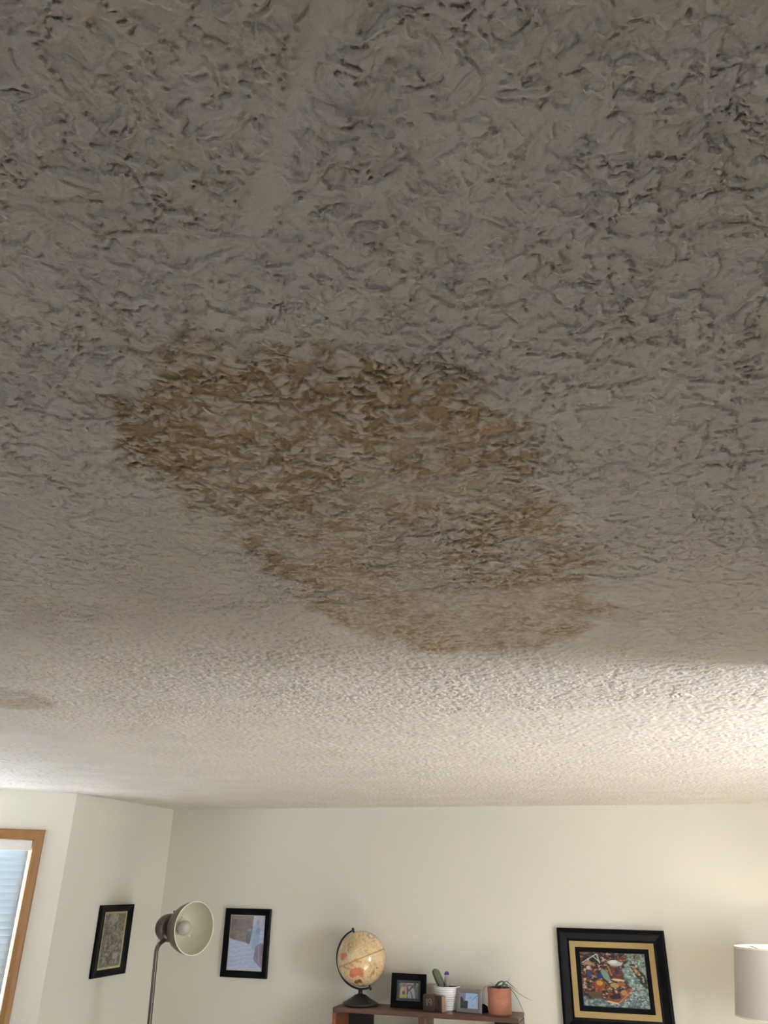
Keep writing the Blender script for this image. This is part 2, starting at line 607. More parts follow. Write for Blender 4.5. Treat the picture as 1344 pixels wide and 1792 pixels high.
def window(n, m, u0, u1, z0, z1, blinds=None, cw=0.05):
    """casing + vinyl frame + pane in an opening of the wall with matrix m (local x along the wall, -y into the room)"""
    c = m @ Vector(((u0 + u1) / 2, 0, z0))
    t = thing('window_%d' % n, c, kind='structure')
    # casing on the room side: mitred moulding
    w, h = (u1 - u0) + 2 * (cw - 0.006), (z1 - z0) + 2 * (cw - 0.006)
    mm = m @ Matrix.Translation(((u0 + u1) / 2, 0, (z0 + z1) / 2)) @ Matrix.Diagonal((1, -1, 1, 1))
    b = MB().frame(w, h, cw, [(0, 0), (0, 0.013), (0.12, 0.019), (0.55, 0.021), (0.86, 0.015), (1, 0.012), (1, 0)], mm)
    b.build('casing', M_oak, t)
    # reveal lining
    b = MB()
    b.box((u0, 0.0, z0), (u0 + 0.006, 0.13, z1), m).box((u1 - 0.006, 0, z0), (u1, 0.13, z1), m)
    b.box((u0 + 0.006, 0, z1 - 0.006), (u1 - 0.006, 0.13, z1), m).box((u0 + 0.006, 0, z0), (u1 - 0.006, 0.13, z0 + 0.012), m)
    b.build('jamb', M_oak, t)
    # vinyl sash
    b = MB()
    a0, a1, b0, b1 = u0 + 0.006, u1 - 0.006, z0 + 0.012, z1 - 0.006
    fw = 0.035
    for lo, hi in (((a0, 0.085, b0), (a0 + fw, 0.125, b1)), ((a1 - fw, 0.085, b0), (a1, 0.125, b1)),
                   ((a0 + fw, 0.085, b0), (a1 - fw, 0.125, b0 + fw)), ((a0 + fw, 0.085, b1 - fw), (a1 - fw, 0.125, b1))):
        b.box(lo, hi, m)
    if (u1 - u0) > 1.2:
        uc = (u0 + u1) / 2
        b.box((uc - 0.02, 0.085, b0 + fw), (uc + 0.02, 0.125, b1 - fw), m)
    b.build('sash', M_trimw, t, bevel=0.002)
    MB().box((a0 + fw - 0.005, 0.103, b0 + fw - 0.005), (a1 - fw + 0.005, 0.107, b1 - fw + 0.005), m).build('pane', M_glass, t)
    if blinds:
        make_blind(m, a0, a1, b0, b1, blinds)
    nrm = -(m.to_3x3() @ Vector((0, 1, 0)))
    pc = m @ Vector(((u0 + u1) / 2, 0.135, (z0 + z1) / 2))
    portal('window_daylight', pc, nrm, u1 - u0, z1 - z0)
    return t


def make_blind(m, u0, u1, z0, z1, blinds):
    lab, tilt = blinds
    c = m @ Vector(((u0 + u1) / 2, 0.045, z0 + 0.02))
    t = thing('window_blind', c, lab, 'window blind', group=None)
    MB().box((u0 + 0.006, 0.004, z1 - 0.058), (u1 - 0.006, 0.016, z1 - 0.004), m).build('valance', M_trimw, t, bevel=0.002)
    MB().box((u0 + 0.012, 0.022, z1 - 0.05), (u1 - 0.012, 0.07, z1 - 0.006), m).build('headrail', M_trimw, t)
    b = MB()
    pitch = 0.035
    z = z1 - 0.078
    yc = 0.045
    while z > z0 + 0.05:
        mm = m @ Matrix.Translation((0, yc, z)) @ Matrix.Rotation(math.radians(tilt), 4, 'X')
        # slightly crowned slat, 5 cm wide
        K = 6
        rows = []
        for i in range(K + 1):
            f = i / K - 0.5
            yy = f * 0.046
            zz = 0.0028 * (1 - (2 * f) ** 2)
            rows.append((b.bm.verts.new(mm @ Vector((u0 + 0.012, yy, zz))), b.bm.verts.new(mm @ Vector((u1 - 0.012, yy, zz))),
                         b.bm.verts.new(mm @ Vector((u0 + 0.012, yy, zz - 0.0022))), b.bm.verts.new(mm @ Vector((u1 - 0.012, yy, zz - 0.0022)))))
        for r0, r1 in zip(rows[:-1], rows[1:]):
            b.bm.faces.new((r0[0], r0[1], r1[1], r1[0]))
            b.bm.faces.new((r0[2], r1[2], r1[3], r0[3]))
            b.bm.faces.new((r0[0], r1[0], r1[2], r0[2]))
            b.bm.faces.new((r0[1], r0[3], r1[3], r1[1]))
        b.bm.faces.new((rows[0][0], rows[0][2], rows[0][3], rows[0][1]))
        b.bm.faces.new((rows[-1][0], rows[-1][1], rows[-1][3], rows[-1][2]))
        z -= pitch
    b.build('slats', M_blind, t, smooth=True)
    MB().box((u0 + 0.02, 0.03, z + 0.004), (u1 - 0.02, 0.058, z + 0.02), m).build('bottom_rail', M_trimw, t, bevel=0.003)
    for uu in (u0 + 0.16, u1 - 0.16):
        MB().tube([m @ Vector((uu, 0.046, z1 - 0.05)), m @ Vector((uu, 0.046, z + 0.015))], 0.0009, seg=6).build('ladder_cord', M_trimw, t)
    return t


window(1, m1, w1_u0, w1_u1, w1_z0, w1_z1, ('white horizontal slat blind closed in the oak-trimmed window at the left', -76))
window(2, m2, w2_u0, w2_u1, w1_z0, w1_z1, ('wide white horizontal slat blind in the bay window outside the photo', -61))
window(3, m3, 0.16, 0.88, w1_z0, w1_z1, ('narrow white slat blind in the near side of the bay outside the photo', -62))
window(4, m4, wr0 - YR, wr1 - YR, 1.00, 2.08)
window(5, m5, 2.55, 2.90, 1.42, 2.0)


# ------------------------------------------------------------------ painted pictures (vertex paint on real panels)
def canvas(fn, w, h, m, name, material, parent, nu=130, nv=110):
    u = np.linspace(0, 1, nu)
    v = np.linspace(0, 1, nv)
    U, V = np.meshgrid(u, v)
    rgb = fn(U.ravel(), V.ravel())          # sRGB 0..255
    rgb = np.clip(rgb, 0, 255) / 255.0
    rgb = np.where(rgb <= 0.04045, rgb / 12.92, ((rgb + 0.055) / 1.055) ** 2.4)
    P = np.stack([(U.ravel() - 0.5) * w, np.zeros(U.size), (0.5 - V.ravel()) * h, np.ones(U.size)], 1)
    A = np.array(m)
    Q = P @ A.T
    return grid_mesh(name, Q[:, 0].reshape(U.shape), Q[:, 1].reshape(U.shape), Q[:, 2].reshape(U.shape), material, rgb, parent, flip=True)


def layer(c, mask, rgb):
    return c * (1 - mask[:, None]) + np.array(rgb, float)[None] * mask[:, None]


def ell(u, v, cx, cy, rx, ry, rot=0, soft=0.12):
    a = math.radians(rot)
    du, dv = u - cx, v - cy
    x = (du * math.cos(a) + dv * math.sin(a)) / rx
    y = (-du * math.sin(a) + dv * math.cos(a)) / ry
    return sstep(1 + soft, 1 - soft, np.hypot(x, y))


def pol(u, v, P, soft=0.012):
    return sstep(-soft, soft, poly_sd(u, v, np.array(P)))


def line(u, v, p, q, w):
    ex, ey = q[0] - p[0], q[1] - p[1]
    t = np.clip(((u - p[0]) * ex + (v - p[1]) * ey) / (ex * ex + ey * ey), 0, 1)
    return sstep(w * 1.3, w * 0.7, np.hypot(u - p[0] - t * ex, v - p[1] - t * ey))


def market_boats(u, v):
    n1 = fbm(u * 9, v * 9, 3, 61)
    n2 = fbm(u * 15, v * 17, 2, 62)
    n3 = fbm(u * 24, v * 27, 2, 63)
    c = np.zeros((len(u), 3)) + np.array((112, 132, 126.0))
    c = layer(c, sstep(0.6, 1.0, v), (96, 112, 122))
    c = layer(c, sstep(0.05, 0.4, n2), (140, 158, 148))
    c = layer(c, sstep(0.15, 0.5, -n2) * 0.7, (74, 92, 92))
    # crowded left and top: dark clutter of boats and goods
    mass = pol(u + 0.02 * n1, v + 0.02 * n2, [(0, 0), (0.74, 0), (0.72, 0.14), (0.62, 0.3), (0.66, 0.5), (0.74, 0.66), (0.62, 0.86), (0.4, 0.93), (0.3, 0.82), (0.05, 0.86), (0, 0.8)], 0.03)
    c = layer(c, mass, (50, 42, 34))
    for thr, col, nn in ((0.12, (92, 70, 48), n1), (0.22, (128, 96, 62), n2), (0.34, (150, 120, 88), n3), (0.42, (168, 156, 138), n2 + 0.3 * n3)):
        c = layer(c, mass * sstep(thr, thr + 0.12, nn), col)
    c = layer(c, mass * sstep(0.25, 0.4, -n2), (26, 22, 24))
    c = layer(c, mass * sstep(0.38, 0.5, -n3), (40, 48, 84))
    c = layer(c, mass * sstep(0.42, 0.52, fbm(u * 15 + 9, v * 15, 2, 66)), (132, 60, 44))
    # left water glimpses
    c = layer(c, ell(u, v, 0.37, 0.42, 0.05, 0.12, -25), (116, 140, 132))
    # canopy frame lines top left
    c = layer(c, pol(u, v, [(0.1, 0.13), (0.26, 0.02), (0.3, 0.16), (0.2, 0.2)]), (30, 34, 34))
    for p, q in (((0.03, 0.2), (0.26, 0.03)), ((0.26, 0.03), (0.3, 0.2)), ((0.12, 0.12), (0.14, 0.2)), ((0.2, 0.07), (0.3, 0.18))):
        c = layer(c, line(u, v, p, q, 0.009), (172, 176, 172))
    c = layer(c, pol(u, v, [(0.02, 0.22), (0.13, 0.15), (0.24, 0.24), (0.13, 0.25)]), (146, 128, 112))
    # big hat / awning
    c = layer(c, ell(u, v, 0.53, 0.19, 0.115, 0.05, 8), (168, 176, 172))
    c = layer(c, ell(u, v, 0.51, 0.165, 0.06, 0.032), (196, 200, 196))
    # covered boat below it
    c = layer(c, pol(u, v, [(0.42, 0.24), (0.62, 0.27), (0.65, 0.46), (0.5, 0.52), (0.42, 0.36)]) * 0.75, (96, 58, 44))
    c = layer(c, line(u, v, (0.42, 0.25), (0.47, 0.42), 0.012), (150, 112, 72))
    c = layer(c, ell(u, v, 0.55, 0.34, 0.03, 0.06), (44, 48, 78))
    # blue-clad figures
    c = layer(c, ell(u, v, 0.12, 0.4, 0.035, 0.07), (58, 72, 118))
    c = layer(c, ell(u, v, 0.12, 0.29, 0.035, 0.035), (188, 160, 148))
    c = layer(c, ell(u, v, 0.28, 0.44, 0.045, 0.05), (44, 54, 104))
    # ochre baskets
    c = layer(c, ell(u, v, 0.27, 0.6, 0.085, 0.1, 10), (128, 84, 48))
    c = layer(c, ell(u, v, 0.27, 0.57, 0.05, 0.045), (178, 138, 74))
    c = layer(c, ell(u, v, 0.27, 0.67, 0.03, 0.04), (140, 60, 44))
    c = layer(c, ell(u, v, 0.5, 0.6, 0.07, 0.045), (150, 136, 86))
    c = layer(c, ell(u, v, 0.6, 0.58, 0.05, 0.04), (140, 96, 60))
    c = layer(c, ell(u, v, 0.55, 0.5, 0.09, 0.022, 5), (196, 168, 146))
    # long boat in the middle foreground
    c = layer(c, pol(u, v, [(0.34, 0.84), (0.45, 0.78), (0.62, 0.7), (0.74, 0.62), (0.76, 0.7), (0.68, 0.82), (0.54, 0.93), (0.4, 0.92)]), (120, 78, 54))
    c = layer(c, pol(u, v, [(0.4, 0.8), (0.56, 0.74), (0.58, 0.83), (0.44, 0.86)]), (34, 28, 34))
    c = layer(c, ell(u, v, 0.63, 0.73, 0.05, 0.05), (164, 122, 84))
    c = layer(c, line(u, v, (0.38, 0.9), (0.52, 0.93), 0.014), (196, 168, 132))
    c = layer(c, line(u, v, (0.54, 0.92), (0.74, 0.7), 0.011), (168, 116, 84))
    # small boat lower left
    c = layer(c, pol(u, v, [(0.05, 0.74), (0.3, 0.72), (0.24, 0.84), (0.14, 0.88)]), (92, 76, 56))
    # boats at the right
    c = layer(c, pol(u, v, [(0.75, 0.2), (0.82, 0.19), (0.97, 0.4), (1.0, 0.52), (0.98, 0.6), (0.84, 0.42)]), (48, 38, 32))
    c = layer(c, pol(u, v, [(0.77, 0.23), (0.82, 0.22), (0.9, 0.34), (0.92, 0.42), (0.84, 0.38)]), (146, 104, 66))
    c = layer(c, pol(u, v, [(0.86, 0.5), (0.96, 0.5), (1.0, 0.62), (0.97, 0.64)]), (40, 40, 38))
    c = layer(c, ell(u, v, 0.86, 0.07, 0.065, 0.07), (124, 112, 92))
    c = layer(c, ell(u, v, 0.86, 0.06, 0.03, 0.03), (70, 58, 46))
    # warm reflections and sparkle in the water
    c = layer(c, ell(u, v, 0.83, 0.66, 0.1, 0.05) * sstep(0, 0.3, n2), (170, 142, 122))
    c = layer(c, sstep(0.35, 0.5, n3) * sstep(0.7, 0.9, u + v * 0.4) * (1 - mass) * 0.7, (190, 200, 204))
    # signature strokes at the lower right
    for p, q in (((0.80, 0.9), (0.83, 0.8)), ((0.83, 0.82), (0.86, 0.9)), ((0.87, 0.84), (0.9, 0.9)), ((0.9, 0.86), (0.95, 0.84))):
        c = layer(c, line(u, v, p, q, 0.006), (60, 62, 66))
    return np.clip((c - 96) * 1.18 + 84, 4, 235)


def old_town(u, v):
    n = fbm(u * 8, v * 12, 4, 71)
    n2 = fbm(u * 22, v * 26, 2, 72)
    c = np.zeros((len(u), 3)) + np.array((122, 118, 106.0))
    c = layer(c, sstep(-0.1, 0.4, n), (150, 146, 134))
    c = layer(c, sstep(0.05, 0.5, -n), (92, 88, 84))
    c = layer(c, ell(u, v, 0.12, 0.5, 0.08, 0.5, 4) * 0.6, (84, 88, 94))
    c = layer(c, ell(u, v, 0.45, 0.08, 0.2, 0.12) * 0.7, (172, 174, 172))
    c = layer(c, ell(u, v, 0.88, 0.16, 0.12, 0.2) * 0.7, (124, 98, 72))
    c = layer(c, ell(u, v, 0.75, 0.1, 0.08, 0.15) * 0.7, (96, 106, 104))
    c = layer(c, pol(u, v, [(0.43, 0.48), (0.6, 0.48), (0.6, 0.6), (0.43, 0.6)]) * 0.6, (74, 72, 58))
    c = layer(c, ell(u, v, 0.33, 0.64, 0.06, 0.04) * 0.7, (60, 58, 50))
    c = layer(c, pol(u, v, [(0.3, 0.86), (0.55, 0.7), (0.62, 0.88), (0.4, 0.97)]) * 0.7, (66, 60, 62))
    c = layer(c, ell(u, v, 0.72, 0.8, 0.13, 0.06) * 0.8, (164, 156, 162))
    c = layer(c, ell(u, v, 0.9, 0.88, 0.08, 0.08) * 0.7, (78, 76, 72))
    c = layer(c, sstep(0.93, 0.97, v) * 0.8, (108, 96, 78))
    c = layer(c, sstep(0.3, 0.45, n2) * 0.5, (176, 170, 158))
    c = layer(c, sstep(0.3, 0.45, -n2) * 0.5, (76, 72, 70))
    return c * 1.12


def tan_ruin(u, v):
    n = fbm(u * 7, v * 9, 3, 81)
    n2 = fbm(u * 5, v * 24, 3, 82)
    c = np.zeros((len(u), 3)) + np.array((176, 184, 214.0))
    # striped pale lower part and right strip: window-blind reflection painted into the picture
    st = np.sin((v * 12.5 + u * 1.6 + 0.4 * n) * 2 * math.pi)
    c = layer(c, sstep(-0.4, 0.8, st) * 0.55, (204, 214, 240))
    c = layer(c, ell(u, v, 0.75, 0.4, 0.12, 0.25) * 0.6, (140, 158, 190))
    c = layer(c, sstep(0.66, 0.68, u) * sstep(0.3, 0.05, v) * 0.9, (206, 202, 222))
    c = layer(c, sstep(0.9, 0.98, v) * 0.6, (206, 208, 218))
    # brown building, upper left
    b = pol(u, v, [(0, 0), (0.66, 0), (0.64, 0.3), (0.6, 0.52), (0.5, 0.5), (0.2, 0.46), (0, 0.42)])
    c = layer(c, b, (112, 82, 56))
    c = layer(c, b * sstep(0.0, 0.4, n), (136, 104, 74))
    c = layer(c, b * sstep(0.1, 0.4, -n2), (92, 64, 42))
    c = layer(c, b * sstep(0.1, 0.06, v), (132, 100, 50))
    c = layer(c, b * pol(u, v, [(0.06, 0.1), (0.2, 0.08), (0.1, 0.2), (0.06, 0.3)]), (78, 52, 34))
    c = layer(c, ell(u, v, 0.55, 0.42, 0.07, 0.1), (64, 46, 44))
    c = layer(c, ell(u, v, 0.56, 0.27, 0.04, 0.02), (176, 160, 152))
    c = layer(c, ell(u, v, 0.63, 0.23, 0.02, 0.025), (36, 28, 34))
    # reddish figure lower right
    f = pol(u, v, [(0.78, 0.56), (0.92, 0.5), (1, 0.52), (1, 0.96), (0.86, 0.88), (0.74, 0.8), (0.76, 0.66)])
    c = layer(c, f, (122, 98, 122))
    c = layer(c, f * sstep(0.1, 0.4, n), (146, 112, 126))
    c = layer(c, line(u, v, (0.86, 0.56), (0.9, 0.86), 0.012) * f, (164, 150, 176))
    c = layer(c, ell(u, v, 0.8, 0.13, 0.05, 0.05) * 0.5, (150, 140, 170))
    c = layer(c, ell(u, v, 0.82, 0.28, 0.07, 0.06) * 0.6, (112, 140, 166))
    return c


def couple_photo(u, v):
    n = fbm(u * 9, v * 9, 3, 91)
    c = np.zeros((len(u), 3)) + np.array((104, 112, 112.0))
    c = layer(c, sstep(0.45, 0.1, u) * sstep(0.4, 0.1, v), (160, 172, 182))
    c = layer(c, ell(u, v, 0.9, 0.12, 0.14, 0.14), (150, 170, 166))
    c = layer(c, ell(u, v, 0.8, 0.14, 0.05, 0.1), (50, 76, 76))
    c = layer(c, sstep(0.2, 0.5, n) * 0.5, (70, 84, 84))
    # person in yellow
    c = layer(c, pol(u, v, [(0.06, 1), (0.1, 0.42), (0.2, 0.28), (0.38, 0.26), (0.42, 1)]), (214, 184, 122))
    c = layer(c, ell(u, v, 0.17, 0.5, 0.07, 0.22), (214, 204, 176))
    c = layer(c, ell(u, v, 0.26, 0.62, 0.07, 0.13), (128, 84, 34))
    c = layer(c, ell(u, v, 0.36, 0.5, 0.05, 0.25), (198, 172, 140))
    c = layer(c, ell(u, v, 0.36, 0.12, 0.09, 0.12), (176, 132, 124))
    c = layer(c, ell(u, v, 0.28, 0.2, 0.05, 0.05), (150, 110, 96))
    c = layer(c, ell(u, v, 0.4, 0.76, 0.05, 0.06), (188, 190, 128))
    # person in white with a dark strap and a broad pale hat
    c = layer(c, pol(u, v, [(0.46, 0.95), (0.44, 0.25), (0.6, 0.22), (0.76, 0.4), (0.84, 1)]), (196, 188, 208))
    c = layer(c, line(u, v, (0.66, 0.26), (0.52, 0.5), 0.035), (62, 54, 84))
    c = layer(c, line(u, v, (0.6, 0.55), (0.7, 0.95), 0.03), (120, 110, 132))
    c = layer(c, ell(u, v, 0.46, 0.5, 0.03, 0.2), (74, 70, 84))
    c = layer(c, ell(u, v, 0.57, 0.08, 0.16, 0.07), (196, 190, 188))
    c = layer(c, ell(u, v, 0.57, 0.16, 0.06, 0.05), (124, 112, 116))
    c = layer(c, sstep(0.9, 0.97, v) * 0.7, (72, 64, 70))
    return c * 0.85


def blue_reflection_photo(u, v):
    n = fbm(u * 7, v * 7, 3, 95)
    c = np.zeros((len(u), 3)) + np.array((164, 192, 228.0))  # sky, blinds and dark figure reflected in the glass, painted into the print
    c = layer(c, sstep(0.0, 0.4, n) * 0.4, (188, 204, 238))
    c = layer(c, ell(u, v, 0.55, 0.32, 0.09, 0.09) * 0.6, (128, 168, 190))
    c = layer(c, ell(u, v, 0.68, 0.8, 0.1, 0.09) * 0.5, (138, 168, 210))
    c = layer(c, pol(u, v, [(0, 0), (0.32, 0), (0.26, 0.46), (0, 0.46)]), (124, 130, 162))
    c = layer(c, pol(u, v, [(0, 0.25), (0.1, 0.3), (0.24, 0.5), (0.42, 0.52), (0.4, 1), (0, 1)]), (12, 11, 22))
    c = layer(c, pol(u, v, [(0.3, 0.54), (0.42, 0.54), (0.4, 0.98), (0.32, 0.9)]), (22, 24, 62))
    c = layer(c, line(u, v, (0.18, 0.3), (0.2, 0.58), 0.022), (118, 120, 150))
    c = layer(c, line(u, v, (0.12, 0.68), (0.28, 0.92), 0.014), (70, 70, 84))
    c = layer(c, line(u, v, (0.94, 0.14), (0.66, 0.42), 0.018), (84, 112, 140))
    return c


def wall_frame(name, m, w, h, bw, depth, label, cat, fmat, art, art_name, art_w, art_h, art_mat, mats=(), glass=True, bwx=None, group=None):
    """m: local x right, z up, y out of the wall; wall plane at y=0"""
    t = thing(name, m @ Vector((0, 0.005, -h / 2)), label, cat, group)
    MB().frame(w, h, bw, [(0, 0.001), (0, depth * 0.8), (0.10, depth * 0.95), (0.22, depth), (0.36, depth * 0.86), (0.8, depth * 0.62), (0.93, depth * 0.66), (1, depth * 0.5), (1, 0.001)], m, bwx).build('frame', fmat, t)
    MB().box((-w / 2 + bw * 0.6, 0.001, -h / 2 + bw * 0.6), (w / 2 - bw * 0.6, 0.004, h / 2 - bw * 0.6), m).build('backing', M_navy, t)
    for nm, mw, mh, mb, y0, y1, mm in mats:
        MB().frame(mw, mh, mb, [(0, y0), (0, y1), (1, y1 - 0.001), (1, y0)], m).build(nm, mm, t)
    canvas(art, art_w, art_h, m @ Matrix.Translation((0, 0.0065, 0)), art_name, art_mat, t)
    if glass:
        MB().box((-w / 2 + bw * 0.9, 0.0095, -h / 2 + bw * 0.9), (w / 2 - bw * 0.9, 0.0105, h / 2 - bw * 0.9), m).build('glass', M_picglass, t)
    return t


def mback(x, z, d=0.0005):
    # local x right (+X), z up, y out of the back wall (-Y)
    return Matrix(((1, 0, 0, x), (0, -1, 0, D - d), (0, 0, 1, z), (0, 0, 0, 1)))


# small portrait frame on the back wall
wall_frame('picture_frame', mback(-2.424, 1.6312), 0.321, 0.388, 0.038, 0.02,
           'black upright picture frame with brown picture and painted pale blue reflection, right of the bronze lamp', 'picture frame',
           M_black, tan_ruin, 'picture', 0.243, 0.310, M_photo,
           mats=(('mat_board', 0.251, 0.318, 0.006, 0.004, 0.0075, M_cream),))
# big painting
wall_frame('framed_painting', mback(-0.159, 1.5205), 0.591, 0.50, 0.066, 0.04,
           'large black framed painting of crowded market boats with a gold inner border', 'painting',
           M_black, market_boats, 'painting', 0.354, 0.262, M_paint,
           mats=(('gold_liner', 0.463, 0.372, 0.030, 0.004, 0.022, M_gold), ('black_liner', 0.404, 0.313, 0.025, 0.004, 0.016, M_black)), glass=False)
# frame on the side wall: local x right as seen from the room = +Y
ms = Matrix(((0, 1, 0, XL + 0.0005), (1, 0, 0, 4.649), (0, 0, 1, 1.6555), (0, 0, 0, 1)))
wall_frame('picture_frame', ms, 0.348, 0.378, 0.037, 0.02,
           'black picture frame with a grey street scene, on the wall left of the lamp', 'picture frame',
           M_black, old_town, 'picture', 0.228, 0.281, M_photo, bwx=0.055,
           mats=(('mat_board', 0.242, 0.309, 0.014, 0.004, 0.0075, M_cream),))


# ------------------------------------------------------------------ bookshelf
ZS = 1.347
SX0, SX1, SY0, SY1 = -1.724, -0.667, 4.895, 5.135
t = thing('bookshelf', ((SX0 + SX1) / 2, (SY0 + SY1) / 2, 0), 'open walnut brown wooden bookshelf with globe and plants on top', 'bookshelf')
th = 0.024
MB().box((SX0, SY0, ZS - th), (SX1, SY1, ZS)).build('top_board', M_walnut, t, bevel=0.005)
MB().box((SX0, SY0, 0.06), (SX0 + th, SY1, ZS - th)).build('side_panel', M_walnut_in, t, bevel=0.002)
MB().box((SX1 - th, SY0, 0.06), (SX1, SY1, ZS - th)).build('side_panel', M_walnut, t, bevel=0.002)
MB().box((-1.222, SY0 + 0.004, 0.084), (-1.188, SY1, ZS - th)).build('divider', M_walnut, t, bevel=0.002)
MB().box((SX0 + th, SY1 - 0.012, 0.084), (-1.548, SY1, ZS - th)).build('back_panel', M_darkwood, t)
MB().box((-0.835, SY1 - 0.012, 0.084), (SX1 - th, SY1, ZS - th)).build('back_panel', M_darkwood, t)
for z in (0.06, 0.50, 0.92):
    MB().box((SX0 + th, SY0 + 0.002, z), (SX1 - th, SY1 - 0.012, z + th)).build('shelf_board', M_walnut, t, bevel=0.002)
for x in (SX0 + 0.04, SX1 - 0.04):
    for y in (SY0 + 0.04, SY1 - 0.04):
        MB().cyl((x, y, 0), (x, y, 0.06), 0.012, 0.018).build('leg', M_walnut, t)
# rounded inner corner fillets of the front edge
for sx, x in ((1, SX0 + th), (-1, SX1 - th)):
    b = MB()
    R_ = 0.022
    z = ZS - th
    pts = [(x, z)] + [(x + sx * R_ * (1 - math.sin(a)), z - R_ * (1 - math.cos(a))) for a in [i * math.pi / 2 / 8 for i in range(9)]]
    f0 = [b.bm.verts.new((p[0], SY0 + 0.001, p[1])) for p in pts]
    f1 = [b.bm.verts.new((p[0], SY1 - 0.013, p[1])) for p in pts]
    b.bm.faces.new(f0)
    b.bm.faces.new(f1[::-1])
    for i in range(len(pts)):
        j = (i + 1) % len(pts)
        b.bm.faces.new((f0[i], f0[j], f1[j], f1[i]))
    b.build('corner_fillet', M_walnut, t)

# ------------------------------------------------------------------ globe
GC = Vector((-1.5985, 5.025, 1.5835))
GR = 0.1445
tilt = math.radians(21)
AX = Vector((-math.sin(tilt), -0.02, math.cos(tilt))).normalized()    # globe axis, leaning left
t = thing('desk_globe', (GC.x, GC.y, ZS), 'antique style cream globe on a round black stand on the bookshelf', 'globe')
vdir = Vector((-GC.x, -GC.y, 2.0 - GC.z)).normalized()
gx = Vector((0, 0, 1)).cross(vdir).normalized()      # rightwards as seen from the room's middle
gy = vdir.cross(gx).normalized()


